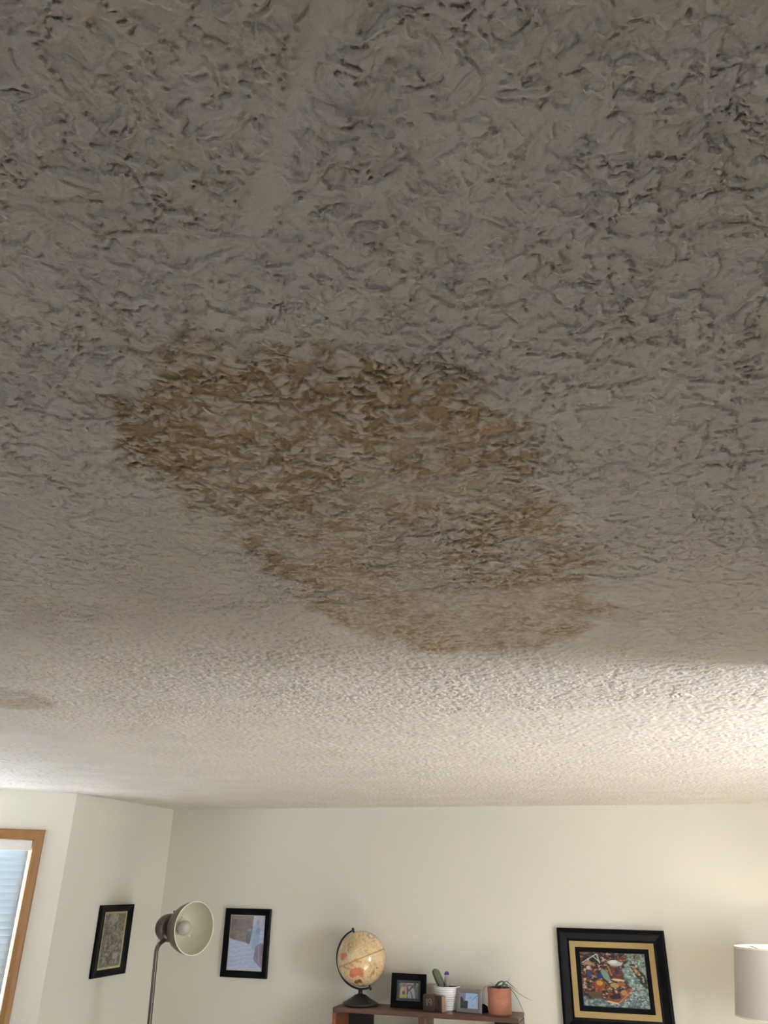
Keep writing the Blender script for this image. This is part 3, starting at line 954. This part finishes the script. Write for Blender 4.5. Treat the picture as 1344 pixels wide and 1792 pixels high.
def globe_map():
    nu, nv = 200, 120
    lon = np.linspace(0, 2 * np.pi, nu)
    lat = np.linspace(-np.pi / 2, np.pi / 2, nv)
    LO, LA = np.meshgrid(lon, lat)
    ex = np.array(AX.orthogonal().normalized())
    az = np.array(AX)
    ey = np.cross(az, ex)
    n = (np.cos(LA) * np.cos(LO))[..., None] * ex + (np.cos(LA) * np.sin(LO))[..., None] * ey + np.sin(LA)[..., None] * az
    P = np.array(GC) + GR * n
    nn = n.reshape(-1, 3)
    a = nn @ np.array(gx)
    b = -(nn @ np.array(gy))
    f = nn @ np.array(vdir)
    la = LA.ravel()
    ns = fbm(nn[:, 0] * 5 + nn[:, 2] * 3, nn[:, 1] * 5 + nn[:, 2] * 4, 4, 101)
    c = np.zeros((len(nn), 3)) + np.array((224, 196, 152.0))
    c = layer(c, sstep(-0.2, 0.4, ns) * 0.5, (232, 208, 168))
    c = layer(c, sstep(0.1, 0.5, -ns) * 0.4, (208, 176, 130))
    # countries painted at fixed places; a,b run -1..1 across the face turned to the room
    front = sstep(0.0, 0.1, f)
    aa = a + 0.05 * fbm(a * 9, b * 9, 2, 104)
    bb = b + 0.05 * fbm(a * 9 + 5, b * 9, 2, 105)
    # cream/pink east Asia block, upper left
    for cx, cy, rx, ry, rot, col, st in [
        (-0.45, -0.50, 0.26, 0.30, 20, (206, 180, 130), 0.8),
        (-0.60, -0.28, 0.22, 0.22, 0, (196, 184, 146), 0.8),
        (-0.72, -0.05, 0.14, 0.15, 20, (196, 122, 92), 0.9),
        (-0.58, 0.12, 0.16, 0.18, 0, (206, 180, 170), 0.6),
        (-0.45, -0.44, 0.10, 0.11, 30, (150, 124, 92), 0.6),
        (-0.43, -0.46, 0.05, 0.06, 30, (214, 190, 150), 1.0),
        (-0.55, -0.28, 0.03, 0.05, 0, (140, 120, 90), 0.7),
        # Indonesia chain
        (-0.55, 0.35, 0.20, 0.035, 12, (176, 140, 110), 0.8),
        (-0.40, 0.22, 0.09, 0.06, -10, (200, 150, 120), 0.8),
        (-0.16, 0.10, 0.17, 0.06, 12, (206, 128, 96), 0.9),
        # Australia
        (-0.14, 0.48, 0.22, 0.17, -6, (198, 118, 78), 1.0),
        (-0.32, 0.53, 0.15, 0.14, 20, (196, 112, 76), 1.0),
        (-0.25, 0.48, 0.13, 0.09, 0, (214, 138, 106), 0.8),
        (-0.14, 0.66, 0.14, 0.05, -10, (226, 186, 142), 1.0),
        (0.04, 0.55, 0.08, 0.09, 0, (176, 108, 64), 0.6),
        # legend cartouche and New Zealand
        (-0.12, 0.80, 0.13, 0.085, 0, (112, 76, 34), 1.0),
        (0.45, 0.52, 0.045, 0.13, 25, (186, 140, 84), 0.9),
        (0.26, 0.64, 0.03, 0.03, 0, (160, 120, 72), 0.9),
        (0.62, 0.34, 0.035, 0.035, 0, (140, 100, 60), 0.9),
        (0.10, 0.92, 0.05, 0.02, 0, (140, 100, 56), 0.8),
        # decorative medallions upper right
        (0.36, -0.80, 0.16, 0.10, 25, (160, 146, 124), 0.7),
        (0.38, -0.80, 0.10, 0.06, 25, (226, 206, 170), 1.0),
        (0.46, -0.62, 0.10, 0.02, 20, (190, 156, 104), 0.8),
        (0.18, -0.28, 0.06, 0.05, 0, (206, 160, 116), 0.7),
        (0.12, -0.62, 0.10, 0.03, 50, (206, 170, 124), 0.6),
        (-0.12, -0.80, 0.03, 0.07, -10, (190, 150, 98), 0.7),
    ]:
        c = layer(c, ell(aa, bb, cx, cy, rx, ry, rot, 0.22) * front * st, col)
    # sprinkled islands
    isl = sstep(0.42, 0.55, fbm(a * 14, b * 14, 2, 108)) * front
    c = layer(c, isl * 0.5, (190, 132, 92))
    c = layer(c, (1 - front) * sstep(0.0, 0.2, ns), (196, 128, 88))
    # equator double line, faint tropics and meridians
    c = layer(c, sstep(0.022, 0.014, np.abs(la)) * 0.75, (168, 128, 76))
    c = layer(c, sstep(0.007, 0.003, np.abs(la)) * 0.7, (230, 200, 150))
    for l in (0.41, -0.41):
        c = layer(c, sstep(0.014, 0.006, np.abs(la - l)) * 0.25, (170, 130, 90))
    c = layer(c, sstep(1.36, 1.44, np.abs(la)) * 0.5, (176, 178, 150))
    rgb = np.clip(c, 0, 255) / 255.0
    rgb = np.where(rgb <= 0.04045, rgb / 12.92, ((rgb + 0.055) / 1.055) ** 2.4)
    M_g = mat('glossy_printed_globe', (1, 1, 1), rough=0.09, attr='paint', coat=0.6)
    return grid_mesh('map_ball', P[..., 0], P[..., 1], P[..., 2], M_g, rgb, t, smooth=True)


globe_map()
# meridian arm: half ring on the left, in the plane of the axis and the viewer's left
side = (Vector((-1, 0, 0)) - AX * Vector((-1, 0, 0)).dot(AX)).normalized()
RA = GR + 0.011
pts = []
for i in range(41):
    a = math.radians(-90 - 0 + 180 * i / 40)
    pts.append(GC + RA * (math.sin(a) * -AX + math.cos(a) * side))
b = MB()
nrm = AX.cross(side).normalized()
rings = []
for i, p in enumerate(pts):
    rad = (p - GC).normalized()
    w_, k_ = 0.0075, 0.0028 + 0.0022 * abs(math.sin(math.radians(-90 + 180 * i / 40)))
    rings.append([b.bm.verts.new(p + nrm * sx * w_ + rad * sy * k_) for sx, sy in ((-1, -1), (1, -1), (1, 1), (-1, 1))])
for A, B in zip(rings[:-1], rings[1:]):
    for k in range(4):
        b.bm.faces.new((A[k], A[(k + 1) % 4], B[(k + 1) % 4], B[k]))
b.bm.faces.new(rings[0])
b.bm.faces.new(rings[-1][::-1])
b.build('meridian_arm', M_blackm, t, bevel=0.0012)
for s in (1, -1):
    p = GC + AX * s * (GR - 0.002)
    q = GC + AX * s * (RA + 0.007)
    MB().cyl(p, q, 0.006, 0.0075).sphere(q, 0.0085).build('pivot_knob', M_blackm, t, smooth=True)
bx_, by_ = -1.6005, GC.y
zb = GC.z - RA - 0.004
prof = [(0, 0), (0.100, 0), (0.103, 0.006), (0.101, 0.013), (0.092, 0.018), (0.078, 0.024), (0.072, 0.028), (0.066, 0.031), (0.046, 0.043), (0.036, 0.050), (0.030, 0.053), (0.016, 0.056), (0.0125, 0.062), (0.0125, zb - ZS - 0.004), (0.017, zb - ZS + 0.004), (0, zb - ZS + 0.006)]
MB().lathe(prof, Matrix.Translation((bx_, by_, ZS))).build('stand', M_blackm, t, smooth=True)

# ------------------------------------------------------------------ black photo frame on the shelf


def stand_frame(name, c, w, h, yaw, lean, bw, depth, fmat, label, art, aw, ah, mount=None):
    """free-standing frame; c = bottom centre of the front face"""
    m = Matrix.Translation(Vector(c)) @ Matrix.Rotation(math.radians(yaw), 4, 'Z') @ Matrix.Rotation(math.radians(-lean), 4, 'X')
    t = thing(name, c, label, 'photo frame')
    f = m @ Matrix.Translation((0, depth, h / 2)) @ Matrix.Diagonal((1, -1, 1, 1))
    MB().frame(w, h, bw, [(0, 0), (0, depth * 0.9), (0.08, depth), (0.8, depth * 0.9), (1, depth * 0.72), (1, 0)], f).build('frame', fmat, t)
    MB().box((-w / 2 + bw * 0.5, 0.0005, -h / 2 + bw * 0.5), (w / 2 - bw * 0.5, 0.003, h / 2 - bw * 0.5), f).build('backing', M_navy, t)
    if mount:
        MB().frame(w - 2 * bw + 0.002, h - 2 * bw + 0.002, mount, [(0, 0.003), (0, 0.0062), (1, 0.0056), (1, 0.003)], f).build('mount', M_navy, t)
    canvas(art, aw, ah, f @ Matrix.Translation((0, 0.0045, 0)), 'photo', M_photo, t, 70, 60)
    MB().box((-w / 2 + bw * 0.9, 0.0075, -h / 2 + bw * 0.9), (w / 2 - bw * 0.9, 0.0085, h / 2 - bw * 0.9), f).build('glass', M_picglass, t)
    return t, m


t, m = stand_frame('photo_frame', (-1.311, 5.012, ZS + 0.0015), 0.208, 0.170, 0, 9, 0.034, 0.014, M_black,
                   'black photo frame showing two people, between the globe and the cactus', couple_photo, 0.124, 0.084, 0.014)
b = MB().box((-0.03, 0.016, 0.010), (0.03, 0.020, 0.12), m)
b.build('backing_flap', M_black, t)
MB().tube([m @ Vector((0, 0.018, 0.10)), Vector((-1.311, 5.100, ZS + 0.004))], 0.004, seg=8).build('easel_leg', M_black, t)

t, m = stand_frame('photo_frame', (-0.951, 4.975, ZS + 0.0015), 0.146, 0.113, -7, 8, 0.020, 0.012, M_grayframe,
                   'small grey metal photo frame with a painted pale blue reflection, beside the terracotta pot', blue_reflection_photo, 0.108, 0.075)
# easel back foot seen at the right
b = MB()
P = [(0.030, 0.014), (0.030, 0.055), (0.062, 0.040), (0.066, 0.004), (0.030, 0.0)]
z_ = [Vector((-0.868, 5.000, ZS + 0.001)), Vector((-0.868, 5.000, ZS + 0.044)), Vector((-0.852, 5.016, ZS + 0.030)), Vector((-0.850, 5.02, ZS + 0.001))]
f0 = [b.bm.verts.new(p + Vector((-0.03, 0.0, 0))) for p in z_]
f1 = [b.bm.verts.new(p + Vector((0, 0.006, 0))) for p in z_]
b.bm.faces.new(f0)
b.bm.faces.new(f1[::-1])
for i in range(4):
    j = (i + 1) % 4
    b.bm.faces.new((f0[i], f0[j], f1[j], f1[i]))
b.build('easel_foot', M_black, t)

# ------------------------------------------------------------------ carved wooden calendar blocks


def cal_block(c, w, dpt, h, yaw, label, digits, inlay, side_right):
    t = thing('calendar_block', c, label, 'calendar block', 'wooden calendar blocks on the bookshelf')
    m = Matrix.Translation(Vector(c)) @ Matrix.Rotation(math.radians(yaw), 4, 'Z')
    MB().box((-w / 2, 0, 0), (w / 2, dpt, h), m).build('block', M_blockwood, t, bevel=0.0015)
    b = MB()
    for kind, x0, s in digits:
        zc = h * 0.55
        if kind == '1':
            b.box((x0 - 0.0035, -0.0012, zc - s), (x0 + 0.0035, 0.001, zc + s), m)
        elif kind == '9':
            pts = [m @ Vector((x0 + 0.007 * math.cos(a), -0.0008, zc + s * 0.4 + s * 0.55 * math.sin(a))) for a in [i * 2 * math.pi / 16 for i in range(17)]]
            b.tube(pts, 0.0028, seg=6)
            b.tube([m @ Vector((x0 + 0.007, -0.0008, zc + s * 0.4)), m @ Vector((x0 + 0.0085, -0.0008, zc - s * 0.5)), m @ Vector((x0 + 0.003, -0.0008, zc - s))], 0.0028, seg=6)
        elif kind == '0':
            pts = [m @ Vector((x0 + 0.006 * math.cos(a), -0.0008, zc + s * math.sin(a))) for a in [i * 2 * math.pi / 20 for i in range(21)]]
            b.tube(pts, 0.003, seg=6)
    b.build('numeral', inlay, t)
    if side_right:
        MB().box((w / 2 - 0.0005, 0.001, 0.001), (w / 2 + 0.0035, dpt - 0.001, h - 0.001), m).build('pale_side', M_blockside, t)
    return t


cal_block((-1.1705, 4.945, ZS + 0.0005), 0.067, 0.036, 0.079, 0, 'dark wooden block with pale numerals 1 and 9, before the black photo frame', [('1', -0.012, 0.017), ('9', 0.006, 0.017)], M_digit, False)
M_dk = mat('burnt_numeral', (0.006, 0.003, 0.002), rough=0.7)
cal_block((-1.1135, 4.935, ZS + 0.0005), 0.044, 0.032, 0.077, -25, 'dark wooden block with pale right edge and dark numeral 0, before the white pot', [('0', 0.003, 0.015)], M_dk, True)

# ------------------------------------------------------------------ cactus in a ribbed white pot
PC = Vector((-1.090, 5.045, ZS))
t = thing('potted_cactus', PC, 'two cacti, one with a violet flower, in a ribbed white ceramic pot', 'potted plant')
prof = [(0, 0.0), (0.053, 0.0), (0.0565, 0.003)]
NR = 10
for i in range(NR):
    for k in range(6):
        f = (i + k / 6) / NR
        z = 0.004 + 0.108 * f
        r = 0.0565 + (0.0775 - 0.0565) * f + 0.0014 * math.sin(k / 6 * 2 * math.pi)
        prof.append((r, z))
prof += [(0.0790, 0.112), (0.0800, 0.117), (0.0785, 0.119), (0.0745, 0.118), (0.0735, 0.110), (0.070, 0.104), (0, 0.104)]
MB().lathe(prof, Matrix.Translation(PC), seg=64).build('pot', M_ceramic, t, smooth=True, auto=False)
b = MB().lathe([(0, 0.1105), (0.04, 0.1125), (0.0725, 0.111)], Matrix.Translation(PC), seg=48)
b.build('soil', M_soil, t, smooth=True)
# big leaning cactus: ribbed column
b = MB()
base = PC + Vector((-0.018, -0.012, 0.10))
tip = Vector((-1.156, 5.028, 1.548))
rings = []
N = 22
for i in range(N):
    f = i / (N - 1)
    p = base.lerp(tip, f)
    r = 0.0175 + 0.0035 * math.sin(f * math.pi * 0.9)
    if f > 0.82:
        g = (f - 0.82) / 0.18
        r *= math.sqrt(max(0.0, 1 - g * g))
    ring = []
    for k in range(40):
        a = 2 * math.pi * k / 40
        rr = max(0.0006, r * (1 + 0.10 * math.cos(a * 10)))
        ring.append(b.bm.verts.new(p + Vector((rr * math.cos(a), rr * math.sin(a), 0.0 + rr * 0.25 * math.cos(a)))))
    rings.append(ring)
for A, B in zip(rings[:-1], rings[1:]):
    for k in range(40):
        b.bm.faces.new((A[k], A[(k + 1) % 40], B[(k + 1) % 40], B[k]))
b.bm.faces.new(rings[-1])
tag(b.build('tall_cactus', M_cactus, t, smooth=True, auto=False), 'dark green cactus leaning left')
b = MB()
base = PC + Vector((0.008, -0.014, 0.10))
tip = Vector((-1.0835, 5.028, 1.513))
rings = []
for i in range(N):
    f = i / (N - 1)
    p = base.lerp(tip, f)
    r = 0.0145
    if f > 0.7:
        g = (f - 0.7) / 0.3
        r *= math.sqrt(max(0.0, 1 - g * g * 0.8))
    rings.append([b.bm.verts.new(p + Vector((r * (1 + 0.08 * math.cos(12 * 2 * math.pi * k / 36)) * math.cos(2 * math.pi * k / 36), r * (1 + 0.08 * math.cos(12 * 2 * math.pi * k / 36)) * math.sin(2 * math.pi * k / 36), 0))) for k in range(36)])
for A, B in zip(rings[:-1], rings[1:]):
    for k in range(36):
        b.bm.faces.new((A[k], A[(k + 1) % 36], B[(k + 1) % 36], B[k]))
b.bm.faces.new(rings[-1])
cc = b.build('short_cactus', M_cactus2, t, smooth=True, auto=False)
tag(cc, 'short pale spiny cactus')
b = MB()
fc = Vector((-1.0830, 5.026, 1.524))
for i in range(34):
    ga = i * 2.39996
    zz = 1 - i / 33 * 1.3
    rr = math.sqrt(max(0.02, 1 - min(1, zz * zz)))
    dr = Vector((rr * math.cos(ga), rr * math.sin(ga), zz)).normalized()
    q = dr.to_track_quat('Z', 'Y').to_matrix().to_4x4()
    b.sphere(fc + dr * 0.0085, 0.0052, 8, 6, sc=(0.7, 0.7, 1.2), m=q)
fo = b.build('flower', M_flower, cc, smooth=True)
tag(fo, 'violet flower')

# ------------------------------------------------------------------ terracotta pot
TC = Vector((-0.7805, 5.000, ZS))
t = thing('potted_succulent', TC, 'straight terracotta pot with thin trailing leaves at the right end of the shelf', 'potted plant')
prof = [(0, 0), (0.060, 0), (0.0635, 0.004), (0.0645, 0.010), (0.0640, 0.016), (0.0640, 0.0165), (0.0650, 0.06), (0.0655, 0.124), (0.0645, 0.128), (0.0600, 0.128), (0.059, 0.118), (0, 0.116)]
MB().lathe(prof, Matrix.Translation(TC), seg=64).build('pot', M_terra, t, smooth=True)
MB().lathe([(0, 0.124), (0.03, 0.1245), (0.0592, 0.1215)], Matrix.Translation(TC), seg=40).build('soil', M_soil, t, smooth=True)


def blade(pts, r, mt, name='leaf', flat=0.35):
    P = [Vector(p) for p in pts]
    # Catmull-Rom smoothing
    out = []
    for i in range(len(P) - 1):
        p0 = P[max(i - 1, 0)]
        p1, p2 = P[i], P[i + 1]
        p3 = P[min(i + 2, len(P) - 1)]
        for k in range(5):
            f = k / 5
            out.append(0.5 * ((2 * p1) + (p2 - p0) * f + (2 * p0 - 5 * p1 + 4 * p2 - p3) * f * f + (3 * p1 - p0 - 3 * p2 + p3) * f ** 3))
    out.append(P[-1])
    n = len(out)
    rr = [r * (0.55 + 0.45 * math.sin(math.pi * min(1, 0.25 + i / n))) * (1 if i < n - 5 else (n - 1 - i) / 5 + 0.08) for i in range(n)]
    MB().tube(out, rr, seg=8, flat=flat).build(name, mt, t, smooth=True)


yq = 4.975
cz = ZS + 0.122
blade([(-0.775, 5.0, cz), (-0.752, 4.985, 1.500), (-0.733, yq, 1.506), (-0.700, yq, 1.484), (-0.672, yq, 1.463)], 0.0055, M_leaf)
blade([(-0.770, 5.0, cz), (-0.745, 4.98, 1.494), (-0.715, yq, 1.484), (-0.675, yq, 1.456), (-0.63, yq, 1.434), (-0.592, yq, 1.4215)], 0.0040, M_leaf)
blade([(-0.765, 5.0, cz), (-0.735, 4.975, 1.486), (-0.706, 4.965, 1.468), (-0.682, 4.96, 1.440), (-0.660, 4.955, 1.400), (-0.643, 4.95, 1.366), (-0.638, 4.95, 1.352)], 0.0032, M_leaf)
blade([(-0.785, 5.0, cz), (-0.80, 4.985, 1.487), (-0.816, 4.975, 1.492), (-0.835, yq, 1.508)], 0.0032, M_leaf)
blade([(-0.790, 5.0, cz), (-0.815, 4.98, 1.484), (-0.842, 4.97, 1.4825), (-0.862, 4.96, 1.468), (-0.884, 4.955, 1.450)], 0.0030, M_stem)
blade([(-0.765, 5.0, cz), (-0.745, 4.99, 1.500), (-0.728, 4.985, 1.508), (-0.716, 4.985, 1.524), (-0.708, 4.985, 1.541)], 0.0016, M_stem)
# thick looped rosette leaf
blade([(-0.800, 4.985, cz), (-0.785, 4.965, 1.492), (-0.768, 4.955, 1.505), (-0.750, 4.955, 1.507), (-0.738, 4.955, 1.496), (-0.732, 4.957, 1.480)], 0.0075, M_leafg, flat=0.5)
blade([(-0.760, 4.97, cz), (-0.755, 4.952, 1.488), (-0.744, 4.948, 1.496), (-0.728, 4.95, 1.490), (-0.715, 4.952, 1.478)], 0.0065, M_leafg, flat=0.5)
blade([(-0.790, 4.99, cz), (-0.770, 4.975, 1.486), (-0.750, 4.965, 1.483), (-0.735, 4.96, 1.476)], 0.006, M_leafg, flat=0.5)

# ------------------------------------------------------------------ bronze floor lamp
t = thing('floor_lamp', (-2.556, 4.42, 0), 'brushed bronze floor lamp with a bowl reflector and unlit bulb', 'floor lamp')
MB().lathe([(0, 0), (0.135, 0), (0.137, 0.006), (0.130, 0.014), (0.05, 0.024), (0.02, 0.034), (0.0135, 0.05), (0, 0.05)], Matrix.Translation((-2.556, 4.42, 0))).build('base', M_bronze, t, smooth=True)
pole = [(-2.556, 4.42, 0.02), (-2.580, 4.415, 0.65), (-2.6025, 4.41, 1.2836), (-2.6135, 4.41, 1.60), (-2.6145, 4.41, 1.628), (-2.611, 4.411, 1.645), (-2.604, 4.416, 1.660), (-2.596, 4.43, 1.672), (-2.584, 4.455, 1.684), (-2.574, 4.472, 1.694)]
MB().tube(pole, 0.0118, seg=16).build('pole', M_bronze, t, smooth=True)
RC = Vector((-2.384, 4.395, 1.747))
ax = Vector((0.915, -0.402, 0.035)).normalized()
qm = ax.to_track_quat('Z', 'Y').to_matrix().to_4x4()
LM = Matrix.Translation(RC) @ qm
outer = [(0.1335, 0.000), (0.1330, -0.020), (0.1295, -0.045), (0.123, -0.070), (0.113, -0.094), (0.100, -0.115), (0.088, -0.129), (0.078, -0.137), (0.064, -0.142)]
inner = [(r - 0.002, z + 0.0015) for r, z in outer]
outp = [(r, z) for r, z in outer]
MB().lathe(outp + [(0.050, -0.143), (0.050, -0.141)] , LM, seg=72).build('reflector_shell', M_bronze, t, smooth=True)
sh = MB().lathe([(0.1315, -0.0005)] + inner[1:] + [(0.03, -0.1395), (0, -0.1395)], LM, seg=72).build('reflector_lining', M_enamel, t, smooth=True)
tag(sh, 'cream enamelled inside of the bowl')
MB().lathe([(0.1345, 0.0015), (0.1345, -0.003), (0.1305, -0.003), (0.1305, 0.0015)], LM, seg=72, close=True).build('rim', M_rim, t, smooth=True)
MB().lathe([(0.050, -0.142), (0.054, -0.150), (0.054, -0.195), (0.058, -0.198)], LM, seg=40).build('neck', M_bronze_dk, t, smooth=True)
MB().lathe([(0.058, -0.196), (0.068, -0.200), (0.073, -0.212), (0.073, -0.235), (0.070, -0.262), (0.060, -0.283), (0.041, -0.297), (0.019, -0.304), (0, -0.305)], LM, seg=48).build('socket_cap', M_bronze, t, smooth=True)
b = MB().sphere(LM @ Vector((0, 0, -0.090)), 0.038, 28, 18)
b.cyl(LM @ Vector((0, 0, -0.139)), LM @ Vector((0, 0, -0.115)), 0.018, 0.026)
b.build('bulb', M_bulb, t, smooth=True)
for k in range(2):
    a = math.radians(105 - 150 * k)
    MB().tube([LM @ Vector((0.034 * math.cos(a), 0.034 * math.sin(a), -0.137)), LM @ Vector((0.052 * math.cos(a), 0.052 * math.sin(a), -0.112)), LM @ Vector((0.060 * math.cos(a), 0.060 * math.sin(a), -0.092))], 0.004, seg=6).build('bulb_clip', M_rim, t, smooth=True)
# strap bracket and knobs
pb = []
for i in range(15):
    a = math.radians(180 + 180 * i / 14)
    pb.append(LM @ Vector((0, 0, -0.178)) + Vector((0.028 * math.cos(a) * ax.x, 0.028 * math.cos(a) * ax.y, -0.052 + 0.036 * math.sin(a))))
MB().tube(pb, 0.0055, seg=8).build('bracket', M_bronze_dk, t, smooth=True)
kn = LM @ Vector((0, 0, -0.195)) + Vector((0, 0, 0.052))
MB().cyl(kn, kn + Vector((-0.004, 0, 0.026)), 0.004).sphere(kn + Vector((-0.004, 0, 0.03)), 0.0065).build('thumb_screw', M_bronze_dk, t, smooth=True)

# ------------------------------------------------------------------ lamp with drum shade, right edge
LX, LY = 0.632, 4.70
t = thing('floor_lamp', (LX, LY, 0), 'floor lamp with a pale greige drum shade at the right edge', 'floor lamp')
MB().lathe([(0, 0), (0.14, 0), (0.142, 0.01), (0.05, 0.022), (0.014, 0.03), (0, 0.03)], Matrix.Translation((LX, LY, 0))).build('base', M_bronze, t, smooth=True)
MB().cyl((LX, LY, 0.02), (LX, LY, 1.52), 0.0125).build('pole', M_bronze, t, smooth=True)
MB().lathe([(0.184, 1.732), (0.226, 1.444), (0.224, 1.444), (0.182, 1.732)], Matrix.Translation((LX, LY, 0)), seg=96, close=True).build('lamp_shade', M_shade, t, smooth=True)
MB().lathe([(0.1855, 1.735), (0.1862, 1.728), (0.1815, 1.728), (0.1815, 1.735)], Matrix.Translation((LX, LY, 0)), seg=96, close=True).build('top_trim', M_rim, t, smooth=True)
MB().lathe([(0.227, 1.4475), (0.2278, 1.4415), (0.2225, 1.4415), (0.2222, 1.4475)], Matrix.Translation((LX, LY, 0)), seg=96, close=True).build('bottom_trim', M_rim, t, smooth=True)
b = MB()
for k in range(3):
    a = k * 2 * math.pi / 3
    b.tube([(LX, LY, 1.70), (LX + 0.183 * math.cos(a), LY + 0.183 * math.sin(a), 1.728)], 0.002, seg=6)
b.tube([(LX - 0.02, LY, 1.55), (LX - 0.045, LY, 1.60), (LX - 0.042, LY, 1.66), (LX, LY, 1.70)], 0.002, seg=6)
b.build('shade_spider', M_bronze, t)
MB().cyl((LX, LY, 1.52), (LX, LY, 1.595), 0.016, 0.018).build('socket', M_bronze, t, smooth=True)
MB().sphere((LX, LY, 1.625), 0.033).build('bulb', M_lit, t, smooth=True)

# ------------------------------------------------------------------ loose paint flakes on the ceiling
M_flake = mat('white_paint_flake', (0.86, 0.85, 0.84), rough=0.5)


def flake(pts, w, label):
    """thin curled sliver hanging from the ceiling"""
    b = MB()
    rows = []
    for i, (x, y, dz) in enumerate(pts):
        p = Vector((x, y, H - 0.0050 - dz))
        q = Vector((*pts[min(i + 1, len(pts) - 1)][:2], 0)) - Vector((*pts[max(i - 1, 0)][:2], 0))
        s = Vector((-q.y, q.x, 0)).normalized() * w * (0.35 + 0.65 * math.sin(math.pi * (i + 0.5) / len(pts)))
        rows.append([b.bm.verts.new(v) for v in (p - s, p + s, p + s + Vector((0, 0, 0.0006)), p - s + Vector((0, 0, 0.0006)))])
    for A, B in zip(rows[:-1], rows[1:]):
        for k in range(4):
            b.bm.faces.new((A[k], A[(k + 1) % 4], B[(k + 1) % 4], B[k]))
    b.bm.faces.new(rows[0])
    b.bm.faces.new(rows[-1][::-1])
    o = b.build('paint_flake', M_flake, smooth=False)
    tag(o, label, 'paint flake')


flake([(-0.3705, 0.583, 0.0), (-0.3685, 0.5875, 0.0018), (-0.3665, 0.592, 0.0025), (-0.3645, 0.5965, 0.001)], 0.0016, 'tiny white paint flake in the upper left of the large brown stain')


def ribbon(pts, label):
    """sliver of paint film hanging edge-down from the ceiling; pts (x, y, hang)"""
    b = MB()
    rows = []
    for i, (x, y, hg) in enumerate(pts):
        top = H - 0.002
        q = Vector((x, y, 0))
        o2 = Vector((0.0, 0.004, 0))
        rows.append([b.bm.verts.new(v) for v in ((q.x, q.y, top), (q.x + 0.0007, q.y + 0.0007, top), (q.x + o2.x, q.y + o2.y + 0.0007, top - hg), (q.x + o2.x, q.y + o2.y, top - hg))])
    for A, B in zip(rows[:-1], rows[1:]):
        for k in range(4):
            b.bm.faces.new((A[k], A[(k + 1) % 4], B[(k + 1) % 4], B[k]))
    b.bm.faces.new(rows[0])
    b.bm.faces.new(rows[-1][::-1])
    tag(b.build('paint_flake', M_flake), label, 'paint flake')


ribbon([(-1.72, 1.700, 0.003), (-1.66, 1.700, 0.007), (-1.61, 1.706, 0.009), (-1.58, 1.712, 0.0105), (-1.553, 1.720, 0.010), (-1.532, 1.730, 0.006), (-1.520, 1.738, 0.003)],
       'long white paint sliver on the small yellowish stain at the left edge')
